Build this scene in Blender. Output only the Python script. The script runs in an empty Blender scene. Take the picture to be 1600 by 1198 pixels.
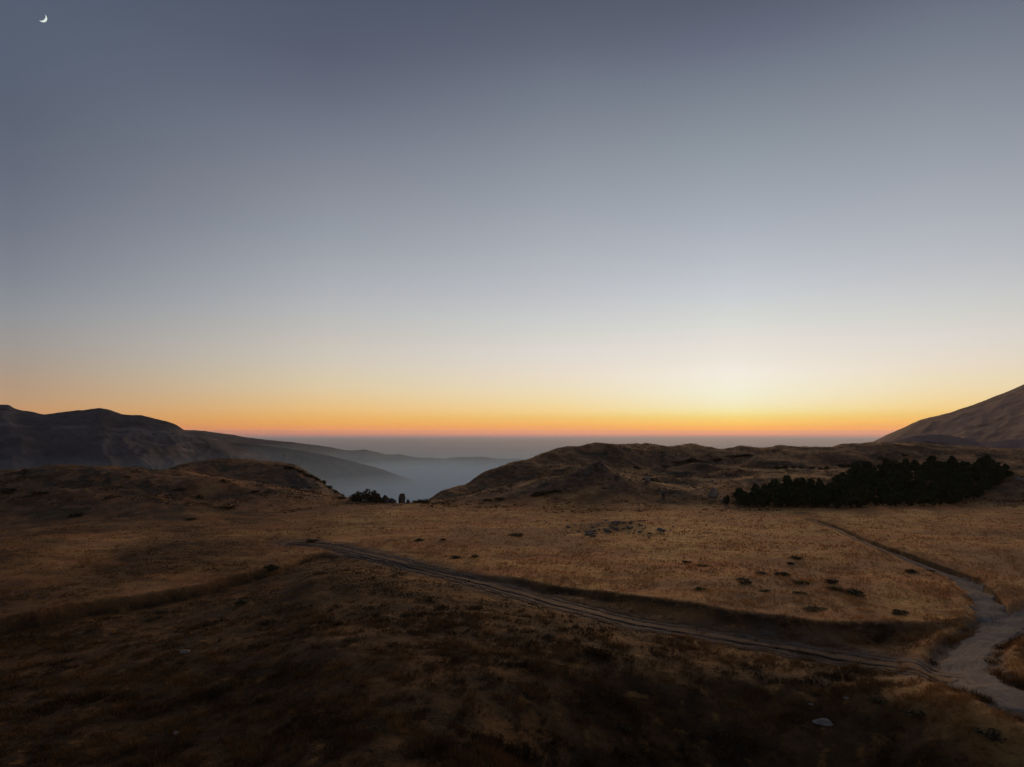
import bpy, math, random
import numpy as np

random.seed(7)
RNG = np.random.default_rng(7)
S = bpy.context.scene
COL = S.collection
R = math.radians

# ------------------------------------------------------------------ camera
F, CX, LEVEL = 1067.0, 800.0, 676.0            # photo pixels: focal length, centre column, level line
cam = bpy.data.cameras.new('camera')
cam.sensor_width = 36.0
cam.lens = F / 1600.0 * 36.0
cam.shift_y = (LEVEL - 599.0) / 1600.0
cam.clip_start, cam.clip_end = 0.5, 400000.0
cam_o = bpy.data.objects.new('camera', cam)
cam_o.rotation_euler = (R(90), 0, 0)
COL.objects.link(cam_o)
S.camera = cam_o

# ------------------------------------------------------------------ world: afterglow sky
SUN_AZ = math.atan((1145 - CX) / F)            # the sun has just gone down there
SUN_DIR = (math.sin(SUN_AZ), math.cos(SUN_AZ))
EXPOSURE = 0.0


HAZE, HAZE_TOP, SEA_R = 1.25e-5, 245.0, 80000.0
GAIN = 3.0


def lin(c, k=1.0):
    out = []
    for v in c:
        v = v / 255.0
        out.append(k * (v / 12.92 if v <= 0.04045 else ((v + 0.055) / 1.055) ** 2.4))
    return tuple(out) + (1.0,)


world = bpy.data.worlds.new('World')
S.world = world
world.use_nodes = True
wn, wl = world.node_tree.nodes, world.node_tree.links
wn.clear()


def wmath(op, a, b=None, clamp=False):
    n = wn.new('ShaderNodeMath')
    n.operation = op
    n.use_clamp = clamp
    for i, v in enumerate((a, b)):
        if v is None:
            continue
        if isinstance(v, (int, float)):
            n.inputs[i].default_value = v
        else:
            wl.new(v, n.inputs[i])
    return n.outputs[0]


tc = wn.new('ShaderNodeTexCoord')
sep = wn.new('ShaderNodeSeparateXYZ')
wl.new(tc.outputs['Generated'], sep.inputs[0])
elev = wmath('MULTIPLY', wmath('ARCSINE', sep.outputs['Z']), 180 / math.pi)
hor = wmath('SQRT', wmath('ADD', wmath('MULTIPLY', sep.outputs['X'], sep.outputs['X']),
                          wmath('MULTIPLY', sep.outputs['Y'], sep.outputs['Y'])))
cosd = wmath('DIVIDE', wmath('ADD', wmath('MULTIPLY', sep.outputs['X'], SUN_DIR[0]),
                             wmath('MULTIPLY', sep.outputs['Y'], SUN_DIR[1])), wmath('MAXIMUM', hor, 1e-4))
away = wmath('MULTIPLY', wmath('ARCCOSINE', cosd), 180 / math.pi)      # degrees from the sunset's bearing
EMAX, EOFF = 40.0, 0.5
efac = wmath('SQRT', wmath('DIVIDE', wmath('ADD', elev, EOFF), EMAX, clamp=True))


def through_air(c, e, glow):
    """sky radiance beyond the haze that is seen as colour c at elevation e"""
    path = min(HAZE_TOP / max(math.sin(R(e)), 1e-5), SEA_R * 1.05)
    tr = math.exp(-HAZE * path)
    return tuple(max((v - (1 - tr) * g) / tr, 0.02) / GAIN for v, g in zip(lin(c)[:3], glow)) + (1.0,)


def ramp(stops, air_glow):
    n = wn.new('ShaderNodeValToRGB')
    r = n.color_ramp
    r.interpolation = 'LINEAR'
    while len(r.elements) > 1:
        r.elements.remove(r.elements[-1])
    for i, (e, c) in enumerate(stops):
        p = math.sqrt(min(max((e + EOFF) / EMAX, 0), 1))
        el = r.elements[0] if i == 0 else r.elements.new(p)
        el.position = p
        el.color = through_air(c, e, air_glow)
    wl.new(efac, n.inputs[0])
    return n.outputs[0]


def el_of(x, y):
    u = (x - CX) / F
    return math.degrees(math.atan((LEVEL - y) / F * math.cos(math.atan(u))))


# what is seen along four bearings, as (photo row, colour): at the sunset, 14, 33 and 54 degrees off it
SEEN = [
    (0, 1145, (0.27, 0.165, 0.14), [
        (683, (134, 108, 104)), (680, (176, 116, 100)), (676, (218, 136, 98)), (671, (236, 156, 86)), (665, (244, 178, 90)), (657, (246, 200, 108)),
        (650, (242, 213, 128)), (642, (242, 226, 162)), (632, (243, 231, 190)), (618, (242, 236, 206)), (600, (243, 236, 217)),
        (580, (242, 234, 222)), (560, (235, 227, 215)), (535, (228, 222, 214)), (505, (216, 217, 211)), (460, (201, 204, 208)),
        (400, (182, 187, 196)), (320, (161, 168, 178)), (230, (141, 149, 159)), (140, (121, 129, 142)), (70, (103, 109, 126)),
        (0, (88, 94, 110))]),
    (14, 845, (0.26, 0.16, 0.137), [
        (683, (128, 106, 104)), (680, (170, 112, 100)), (676, (206, 130, 98)), (671, (226, 146, 94)), (666, (234, 162, 94)), (660, (240, 178, 98)),
        (652, (237, 191, 112)), (642, (241, 206, 140)), (632, (240, 212, 157)), (620, (238, 216, 174)), (605, (234, 219, 187)),
        (590, (232, 218, 198)), (570, (227, 217, 204)), (550, (221, 215, 208)), (525, (211, 210, 203)), (505, (205, 205, 204)),
        (460, (190, 192, 196)), (400, (174, 178, 186)), (320, (154, 160, 170)), (230, (134, 141, 152)), (140, (113, 120, 134)), (70, (96, 102, 118)),
        (0, (84, 90, 106))]),
    (33, 515, (0.25, 0.155, 0.134), [
        (683, (122, 104, 104)), (680, (160, 108, 98)), (676, (196, 122, 94)), (671, (218, 140, 94)), (666, (226, 152, 90)), (658, (229, 168, 92)),
        (648, (230, 178, 108)), (638, (230, 187, 126)), (622, (226, 194, 145)), (606, (221, 199, 162)), (588, (214, 200, 172)),
        (568, (209, 198, 182)), (545, (202, 195, 184)), (520, (194, 190, 184)), (490, (184, 185, 185)), (430, (167, 170, 177)),
        (370, (150, 156, 165)), (300, (136, 141, 151)), (220, (118, 124, 138)), (150, (101, 107, 123)), (80, (88, 94, 111)), (0, (80, 88, 105))]),
    (54, 20, (0.24, 0.15, 0.13), [
        (683, (116, 102, 104)), (680, (140, 104, 96)), (676, (168, 108, 90)), (666, (194, 128, 90)), (655, (200, 140, 94)), (640, (194, 147, 106)),
        (620, (184, 150, 119)), (600, (177, 150, 127)), (570, (166, 151, 138)), (535, (156, 150, 146)), (490, (144, 146, 150)),
        (430, (128, 132, 143)), (350, (113, 118, 132)), (260, (100, 106, 121)), (180, (92, 100, 115)), (90, (88, 97, 114)), (0, (85, 95, 112))]),
]
TOP = {0: (78, 85, 102), 14: (75, 83, 100), 33: (73, 82, 100), 54: (72, 83, 101)}
sky = None
for k in (3, 2, 1, 0):
    deg, col, glow, rows = SEEN[k]
    c = ramp([(el_of(col, y), v) for y, v in rows] + [(38, TOP[deg])], glow)
    if sky is None:
        sky = c
    else:
        outer = SEEN[k + 1][0]
        f = wmath('DIVIDE', wmath('SUBTRACT', outer, away), float(outer - deg), clamp=True)
        mx = wn.new('ShaderNodeMix')
        mx.data_type = 'RGBA'
        wl.new(f, mx.inputs['Factor'])
        wl.new(sky, mx.inputs['A'])
        wl.new(c, mx.inputs['B'])
        sky = mx.outputs['Result']
bg = wn.new('ShaderNodeBackground')
bg.inputs['Strength'].default_value = GAIN
wl.new(sky, bg.inputs['Color'])
wo = wn.new('ShaderNodeOutputWorld')
wl.new(bg.outputs[0], wo.inputs['Surface'])

# the last glow from where the sun went down
sun = bpy.data.lights.new('sun', 'SUN')
sun.energy = 1.5
sun.color = (1.0, 0.60, 0.28)
sun.angle = R(22)
sun_o = bpy.data.objects.new('sun', sun)
sun_o.rotation_euler = (R(90 - 9.5), 0, math.pi - SUN_AZ)
COL.objects.link(sun_o)

S.view_settings.view_transform = 'Standard'
S.view_settings.look = 'None'
S.view_settings.gamma = 1.0
S.view_settings.exposure = EXPOSURE
S.view_settings.use_curve_mapping = False
cy = S.cycles
cy.use_denoising = True
cy.denoiser = 'OPENIMAGEDENOISE'
cy.denoising_input_passes = 'RGB_ALBEDO_NORMAL'
cy.max_bounces = 6
cy.diffuse_bounces = 3
cy.volume_bounces = 2
cy.sample_clamp_indirect = 4.0
cy.use_adaptive_sampling = False

# ------------------------------------------------------------------ helpers
_perm = RNG.permutation(256)
_perm = np.concatenate([_perm, _perm])
_ga = RNG.random(256) * 2 * np.pi
_gx, _gy = np.cos(_ga), np.sin(_ga)


def noise(x, y):
    x = np.asarray(x, float)
    y = np.asarray(y, float)
    xi, yi = np.floor(x).astype(int), np.floor(y).astype(int)
    xf, yf = x - xi, y - yi
    u = xf * xf * xf * (xf * (xf * 6 - 15) + 10)
    v = yf * yf * yf * (yf * (yf * 6 - 15) + 10)

    def g(ix, iy, dx, dy):
        h = _perm[(_perm[ix & 255] + iy) & 255]
        return _gx[h] * dx + _gy[h] * dy
    a = g(xi, yi, xf, yf)
    b = g(xi + 1, yi, xf - 1, yf)
    c = g(xi, yi + 1, xf, yf - 1)
    d = g(xi + 1, yi + 1, xf - 1, yf - 1)
    return 1.5 * ((a + (b - a) * u) * (1 - v) + (c + (d - c) * u) * v)


def fbm(x, y, scale, octs=4, gain=0.5, ox=0.0):
    s, amp, tot = 0.0, 1.0, 0.0
    f = 1.0 / scale
    for i in range(octs):
        s = s + amp * noise(x * f + 17.3 * i + ox, y * f - 9.1 * i + ox * 0.7)
        tot += amp
        amp *= gain
        f *= 2.03
    return s / tot


def ridged(x, y, scale, octs=4, ox=0.0):
    s, amp, tot = 0.0, 1.0, 0.0
    f = 1.0 / scale
    for i in range(octs):
        n = 1 - np.abs(noise(x * f + 5.7 * i + ox, y * f + 3.1 * i - ox))
        s = s + amp * n * n
        tot += amp
        amp *= 0.5
        f *= 2.07
    return s / tot


def sstep(a, b, x):
    t = np.clip((x - a) / (b - a), 0, 1)
    return t * t * (3 - 2 * t)


def tag(o, label=None, cat=None, group=None, kind=None):
    if label:
        o['label'] = label
    if cat:
        o['category'] = cat
    if group:
        o['group'] = group
    if kind:
        o['kind'] = kind
    return o


def make_mesh(name, V, faces, smooth=True, attrs=None):
    """V (n,3); faces (m,k) array of one size"""
    V = np.asarray(V, np.float32)
    faces = np.asarray(faces, np.int32)
    me = bpy.data.meshes.new(name)
    me.vertices.add(len(V))
    me.vertices.foreach_set('co', V.ravel())
    k = faces.shape[1]
    me.loops.add(faces.size)
    me.loops.foreach_set('vertex_index', faces.ravel())
    me.polygons.add(len(faces))
    me.polygons.foreach_set('loop_start', np.arange(0, faces.size, k, dtype=np.int32))
    me.update(calc_edges=True)
    me.polygons.foreach_set('use_smooth', np.full(len(faces), smooth, bool))
    for an, av in (attrs or {}).items():
        a = me.attributes.new(an, 'FLOAT', 'POINT')
        a.data.foreach_set('value', np.asarray(av, np.float32).ravel())
    me.validate()
    return me


def obj(name, me, mat=None, parent=None, loc=(0, 0, 0), rz=0.0, scale=None):
    o = bpy.data.objects.new(name, me)
    COL.objects.link(o)
    if me is not None and mat is not None and not me.materials:
        me.materials.append(mat)
    o.location = loc
    o.rotation_euler = (0, 0, rz)
    if scale is not None:
        o.scale = scale
    if parent is not None:
        o.parent = parent
    return o


def grid_faces(n, m, wrap=False):
    i = np.arange(n - 1)[:, None]
    j = np.arange(m if wrap else m - 1)[None, :]
    j2 = (j + 1) % m
    a, b, c, d = i * m + j, i * m + j2, (i + 1) * m + j2, (i + 1) * m + j
    return np.stack([np.broadcast_to(v, a.shape) for v in (a, b, c, d)], -1).reshape(-1, 4)


# ------------------------------------------------------------------ materials
ORD = ['first', 'second', 'third', 'fourth', 'fifth', 'sixth', 'seventh', 'eighth', 'ninth', 'tenth', 'eleventh', 'twelfth', 'thirteenth',
       'fourteenth', 'fifteenth', 'sixteenth', 'seventeenth', 'eighteenth', 'nineteenth', 'twentieth']


class NT:
    def __init__(self, name):
        self.m = bpy.data.materials.new(name)
        self.m.use_nodes = True
        self.n, self.l = self.m.node_tree.nodes, self.m.node_tree.links
        self.b = self.n['Principled BSDF']
        self.out = self.n['Material Output']
        self.b.inputs['Roughness'].default_value = 0.95
        self.b.inputs['Specular IOR Level'].default_value = 0.12
        self.tc = self.n.new('ShaderNodeTexCoord')

    def put(self, sock, v):
        if isinstance(v, bpy.types.NodeSocket):
            self.l.new(v, sock)
        elif isinstance(v, tuple) and len(v) == 3:
            sock.default_value = v + (1.0,)
        else:
            sock.default_value = v

    def attr(self, name):
        n = self.n.new('ShaderNodeAttribute')
        n.attribute_name = name
        return n.outputs['Fac']

    def noise(self, scale, detail=4.0, rough=0.55, stretch=None, coord='Object', w=None):
        n = self.n.new('ShaderNodeTexNoise')
        n.inputs['Scale'].default_value = scale
        n.inputs['Detail'].default_value = detail
        n.inputs['Roughness'].default_value = rough
        mp = self.n.new('ShaderNodeMapping')
        if stretch:
            mp.inputs['Scale'].default_value = stretch
        if w:
            mp.inputs['Location'].default_value = (w, w * 1.7, w * 0.3)
        self.l.new(self.tc.outputs[coord], mp.inputs[0])
        self.l.new(mp.outputs[0], n.inputs['Vector'])
        return n.outputs['Fac']

    def mapr(self, v, a, b, c=0.0, d=1.0):
        n = self.n.new('ShaderNodeMapRange')
        n.clamp = True
        n.interpolation_type = 'SMOOTHSTEP'
        self.put(n.inputs['Value'], v)
        n.inputs['From Min'].default_value = a
        n.inputs['From Max'].default_value = b
        n.inputs['To Min'].default_value = c
        n.inputs['To Max'].default_value = d
        return n.outputs['Result']

    def math(self, op, a, b, clamp=False):
        n = self.n.new('ShaderNodeMath')
        n.operation = op
        n.use_clamp = clamp
        self.put(n.inputs[0], a)
        self.put(n.inputs[1], b)
        return n.outputs[0]

    def mix(self, f, a, b):
        n = self.n.new('ShaderNodeMix')
        n.data_type = 'RGBA'
        self.put(n.inputs['Factor'], f)
        self.put(n.inputs['A'], a)
        self.put(n.inputs['B'], b)
        return n.outputs['Result']

    def bump(self, h, strength=0.5, dist=0.1):
        n = self.n.new('ShaderNodeBump')
        n.inputs['Strength'].default_value = strength
        n.inputs['Distance'].default_value = dist
        self.l.new(h, n.inputs['Height'])
        self.l.new(n.outputs[0], self.b.inputs['Normal'])

    def color(self, c):
        self.put(self.b.inputs['Base Color'], c)


def mat_ground():
    t = NT('ground')
    big, mid, fine = t.noise(0.045, 5), t.noise(0.22, 5, 0.62), t.noise(1.6, 6, 0.7)
    streak = t.noise(0.10, 5, 0.6, stretch=(0.35, 1.0, 1.0), w=6.0)
    gold = t.mix(t.mapr(mid, 0.36, 0.64), (0.45, 0.200, 0.074), (0.64, 0.340, 0.115))
    gold = t.mix(t.mapr(streak, 0.46, 0.62), gold, (0.50, 0.205, 0.082))
    gold = t.mix(t.mapr(big, 0.52, 0.66), gold, (0.66, 0.37, 0.13))
    gold = t.mix(t.mapr(t.noise(0.16, 6, 0.65, stretch=(0.6, 1.0, 1.0), w=21.0), 0.52, 0.66), gold, (0.31, 0.150, 0.066))
    gold = t.mix(t.mapr(t.noise(0.028, 5, 0.6, w=33.0), 0.50, 0.64), gold, (0.36, 0.185, 0.085))
    gold = t.mix(t.mapr(fine, 0.50, 0.72), gold, (0.33, 0.165, 0.066))
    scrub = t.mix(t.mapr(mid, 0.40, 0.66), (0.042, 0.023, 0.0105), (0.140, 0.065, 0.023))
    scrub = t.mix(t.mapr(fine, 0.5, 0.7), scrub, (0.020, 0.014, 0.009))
    patch = t.noise(0.5, 4, 0.6, w=3.0)
    scrub = t.mix(t.mapr(patch, 0.58, 0.70), scrub, (0.22, 0.105, 0.030))
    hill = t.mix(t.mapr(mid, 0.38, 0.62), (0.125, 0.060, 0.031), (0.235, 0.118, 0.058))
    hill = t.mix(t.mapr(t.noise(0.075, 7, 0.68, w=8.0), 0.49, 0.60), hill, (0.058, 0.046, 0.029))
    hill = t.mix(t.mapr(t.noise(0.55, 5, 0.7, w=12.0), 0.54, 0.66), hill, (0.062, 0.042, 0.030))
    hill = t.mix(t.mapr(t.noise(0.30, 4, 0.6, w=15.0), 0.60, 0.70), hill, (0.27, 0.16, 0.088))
    rock = t.mix(t.mapr(t.noise(0.6, 6, 0.7, w=5.0), 0.40, 0.60), (0.050, 0.035, 0.026), (0.145, 0.104, 0.080))
    dirt = t.mix(t.mapr(fine, 0.35, 0.65), (0.130, 0.088, 0.065), (0.215, 0.155, 0.120))
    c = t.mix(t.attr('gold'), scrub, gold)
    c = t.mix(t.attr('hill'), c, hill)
    c = t.mix(t.attr('rock'), c, rock)
    c = t.mix(t.attr('dirt'), c, dirt)
    t.color(c)
    t.bump(t.math('ADD', t.noise(3.5, 8, 0.75), t.math('MULTIPLY', t.noise(0.9, 4, 0.6), 1.5)), 0.8, 0.22)
    return t.m


def mat_simple(name, a, b, scale, c=None, cscale=None, bump=0.4, dist=0.05, lo=0.38, hi=0.62):
    t = NT(name)
    n = t.noise(scale, 6, 0.65)
    col = t.mix(t.mapr(n, lo, hi), a, b)
    if c:
        col = t.mix(t.mapr(t.noise(cscale or scale * 3, 5, 0.6, w=4.0), 0.55, 0.7), col, c)
    t.color(col)
    if bump:
        t.bump(t.noise(scale * 3, 8, 0.7), bump, dist)
    return t.m


def mat_blades():
    t = NT('grass_blades')
    tone = t.attr('tone')
    g = t.attr('gold')
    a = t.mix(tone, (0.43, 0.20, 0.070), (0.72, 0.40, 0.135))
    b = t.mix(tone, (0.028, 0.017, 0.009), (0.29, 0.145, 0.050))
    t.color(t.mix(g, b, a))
    return t.m


def mat_leaf(name, a, b):
    t = NT(name)
    t.color(t.mix(t.attr('tone'), a, b))
    return t.m


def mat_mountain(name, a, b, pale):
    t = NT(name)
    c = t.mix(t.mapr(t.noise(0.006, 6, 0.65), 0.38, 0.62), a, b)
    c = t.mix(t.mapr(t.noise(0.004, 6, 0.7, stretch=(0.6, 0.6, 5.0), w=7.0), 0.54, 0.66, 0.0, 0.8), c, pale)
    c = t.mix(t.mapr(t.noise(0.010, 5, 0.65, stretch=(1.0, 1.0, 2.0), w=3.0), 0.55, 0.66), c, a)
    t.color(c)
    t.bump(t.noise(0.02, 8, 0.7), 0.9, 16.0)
    return t.m


def mat_strip(name, a, b, dark, mid, soft=1.0, rut=None):
    t = NT(name)
    ac, al = t.attr('across'), t.attr('along')
    co = t.n.new('ShaderNodeCombineXYZ')
    t.l.new(t.math('MULTIPLY', ac, 3.2), co.inputs[0])
    t.l.new(t.math('MULTIPLY', al, 0.16), co.inputs[1])

    def streak(sc, det, w):
        n = t.n.new('ShaderNodeTexNoise')
        n.inputs['Scale'].default_value = sc
        n.inputs['Detail'].default_value = det
        n.inputs['Roughness'].default_value = 0.6
        v = t.n.new('ShaderNodeVectorMath')
        v.inputs[1].default_value = (w, w, w)
        t.l.new(co.outputs[0], v.inputs[0])
        t.l.new(v.outputs[0], n.inputs['Vector'])
        return n.outputs['Fac']
    blur = t.noise(1.3, 6, 0.7, w=9.0)
    c = t.mix(t.mapr(t.math('ADD', t.math('MULTIPLY', streak(1.6, 4, 2.0), 0.5), t.math('MULTIPLY', blur, 0.5)), 0.40, 0.60), a, b)
    c = t.mix(t.mapr(streak(2.2, 3, 7.0), 0.54, 0.70, 0.0, soft), c, dark)
    n2 = t.noise(0.7, 5, 0.65, w=3.0)
    c = t.mix(t.mapr(n2, 0.52, 0.68), c, mid)
    if rut:
        ab = t.math('ABSOLUTE', ac, 0.0)
        wav = t.math('MULTIPLY', t.noise(0.25, 3, 0.5, w=2.0), 0.5)
        off = t.math('ABSOLUTE', t.math('SUBTRACT', t.math('ADD', ab, wav), 0.95), 0.0)
        brk = t.mapr(t.noise(0.13, 4, 0.6, w=14.0), 0.38, 0.56, 0.15, 1.0)
        c = t.mix(t.math('MULTIPLY', t.mapr(off, 0.10, 0.26, 0.92, 0.0), brk), c, rut)
        off2 = t.math('ABSOLUTE', t.math('SUBTRACT', t.math('ADD', ab, wav), 1.75), 0.0)
        brk2 = t.mapr(t.noise(0.13, 4, 0.6, w=24.0), 0.44, 0.60, 0.0, 1.0)
        c = t.mix(t.math('MULTIPLY', t.mapr(off2, 0.08, 0.22, 0.8, 0.0), brk2), c, rut)
        c = t.mix(t.mapr(t.math('ADD', ab, t.math('MULTIPLY', t.noise(0.9, 4, 0.6, w=6.0), 0.5)), 0.30, 0.62, 0.85, 0.0), c, (0.21, 0.115, 0.05))
        c = t.mix(t.mapr(t.math('ADD', ab, t.math('MULTIPLY', t.noise(0.6, 4, 0.6, w=5.0), 0.9)), 2.3, 3.2, 0.0, 0.9), c, (0.13, 0.07, 0.034))
    t.color(c)
    t.bump(t.noise(4.0, 8, 0.75), 0.6, 0.08)
    return t.m


M = {
    'ground': mat_ground(),
    'road': mat_strip('road_gravel', (0.135, 0.113, 0.103), (0.190, 0.165, 0.152), (0.085, 0.069, 0.061), (0.125, 0.096, 0.078), 1.0),
    'track': mat_strip('track_earth', (0.100, 0.064, 0.044), (0.205, 0.143, 0.105), (0.055, 0.039, 0.029), (0.165, 0.095, 0.048), 0.7, (0.038, 0.026, 0.018)),
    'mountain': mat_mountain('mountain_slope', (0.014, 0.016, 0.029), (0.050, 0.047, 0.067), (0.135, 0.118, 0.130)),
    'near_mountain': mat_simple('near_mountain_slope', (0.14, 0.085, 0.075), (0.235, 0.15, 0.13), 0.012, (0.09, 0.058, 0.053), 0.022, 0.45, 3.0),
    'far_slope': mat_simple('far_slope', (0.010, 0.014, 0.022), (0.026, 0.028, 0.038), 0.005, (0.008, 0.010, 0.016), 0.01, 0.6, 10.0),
    'rubble': mat_simple('rubble_stone', (0.085, 0.064, 0.052), (0.205, 0.165, 0.14), 1.3, (0.05, 0.038, 0.03), 2.2, 0.9, 0.1),
    'valley': mat_simple('valley_floor', (0.07, 0.065, 0.055), (0.12, 0.105, 0.085), 0.004, None, None, 0.3, 5.0),
    'stone': mat_simple('pale_stone', (0.20, 0.160, 0.135), (0.34, 0.285, 0.245), 2.2, (0.09, 0.070, 0.055), 3.0, 0.9, 0.10),
    'stone_dark': mat_simple('weathered_stone', (0.060, 0.046, 0.040), (0.150, 0.118, 0.102), 1.6, (0.035, 0.032, 0.026), 2.4, 0.8, 0.08),
    'blades': mat_blades(),
    'needles': mat_leaf('evergreen_leaves', (0.030, 0.034, 0.017), (0.100, 0.098, 0.046)),
    'shrub': mat_leaf('shrub_leaves', (0.042, 0.034, 0.018), (0.14, 0.098, 0.046)),
    'bark': mat_simple('bark', (0.045, 0.034, 0.026), (0.09, 0.068, 0.05), 6.0, None, None, 0.8, 0.03),
}
t = NT('sea_water')
t.color((0.50, 0.50, 0.52))
t.b.inputs['Roughness'].default_value = 0.95
t.b.inputs['Specular IOR Level'].default_value = 0.1
t.bump(t.noise(0.004, 4, 0.6), 0.25, 20.0)
M['sea'] = t.m

# ------------------------------------------------------------------ terrain height
PX = np.array([-350, 0, 100, 200, 260, 300, 350, 400, 480, 540, 600, 650, 700, 760, 850, 930, 1000, 1050, 1100, 1200, 1300, 1400, 1500, 1600, 1950.])
BASE = np.array([140, 146, 148, 150, 153, 157, 163, 172, 188, 203, 204, 200, 190, 188, 186, 186, 187, 188, 188, 190, 192, 195, 198, 195, 185.])
AY = np.array([755, 737, 728, 727, 731, 737, 743, 752, 768, 780, 784, 786, 779, 766, 745, 728, 752, 758, 755, 743, 741, 738, 732, 726, 720.])
AD = np.array([215, 225, 228, 230, 230, 230, 228, 226, 222, 218, 212, 215, 225, 228, 230, 232, 225, 225, 230, 245, 255, 260, 262, 262, 260.])
BX = np.array([-350, 0, 200, 250, 262, 275, 290, 330, 400, 440, 462, 480, 500, 512, 530, 545, 600, 630, 650, 700, 750, 800, 850, 870, 920, 990,
               1030, 1080, 1100, 1130, 1160, 1220, 1270, 1300, 1312, 1360, 1450, 1600, 1950.])
BY = np.array([775, 765, 748, 737, 730, 724, 720, 717, 718, 720, 725, 737, 748, 760, 772, 781, 802, 796, 787, 763, 742, 722, 707, 700, 694, 690,
               694, 692, 697, 699, 696, 697, 700, 697, 693, 690, 693, 700, 705.])
BDX = np.array([-350, 500, 560, 600, 650, 700, 800, 900, 1000, 1950.])
BD = np.array([285, 285, 265, 250, 235, 262, 315, 360, 385, 400.])
SCX = np.array([-350, 0, 100, 200, 300, 380, 440, 490, 560, 650, 720, 800, 900, 1000, 1100, 1200, 1300, 1380, 1450, 1530, 1600, 1950.])
SCY = np.array([1030, 972, 948, 931, 914, 896, 882, 862, 866, 882, 893, 903, 914, 929, 941, 955, 965, 964, 968, 958, 950, 930.])
SCH = np.array([1.6, 1.6, 1.6, 1.6, 1.5, 1.3, 1.0, 0.4, 0.15, 0.25, 0.4, 0.5, 0.7, 0.95, 1.25, 1.5, 1.5, 1.2, 0.7, 0.2, 0.05, 0.05])
FLAT = 20.6


def smooth_px(x, xs, ys, w=9.0):
    return (np.interp(x - w, xs, ys) + 2 * np.interp(x, xs, ys) + np.interp(x + w, xs, ys)) / 4


def frame_of(X, Y):
    az = np.arctan2(X, Y)
    r = np.hypot(X, Y)
    azc = np.clip(az, -0.82, 0.82)
    return CX + F * np.tan(azc), r * np.cos(azc), az, r


def scarp_depth(px):
    return FLAT * F / (smooth_px(px, SCX, SCY, 14) - LEVEL)


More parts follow.
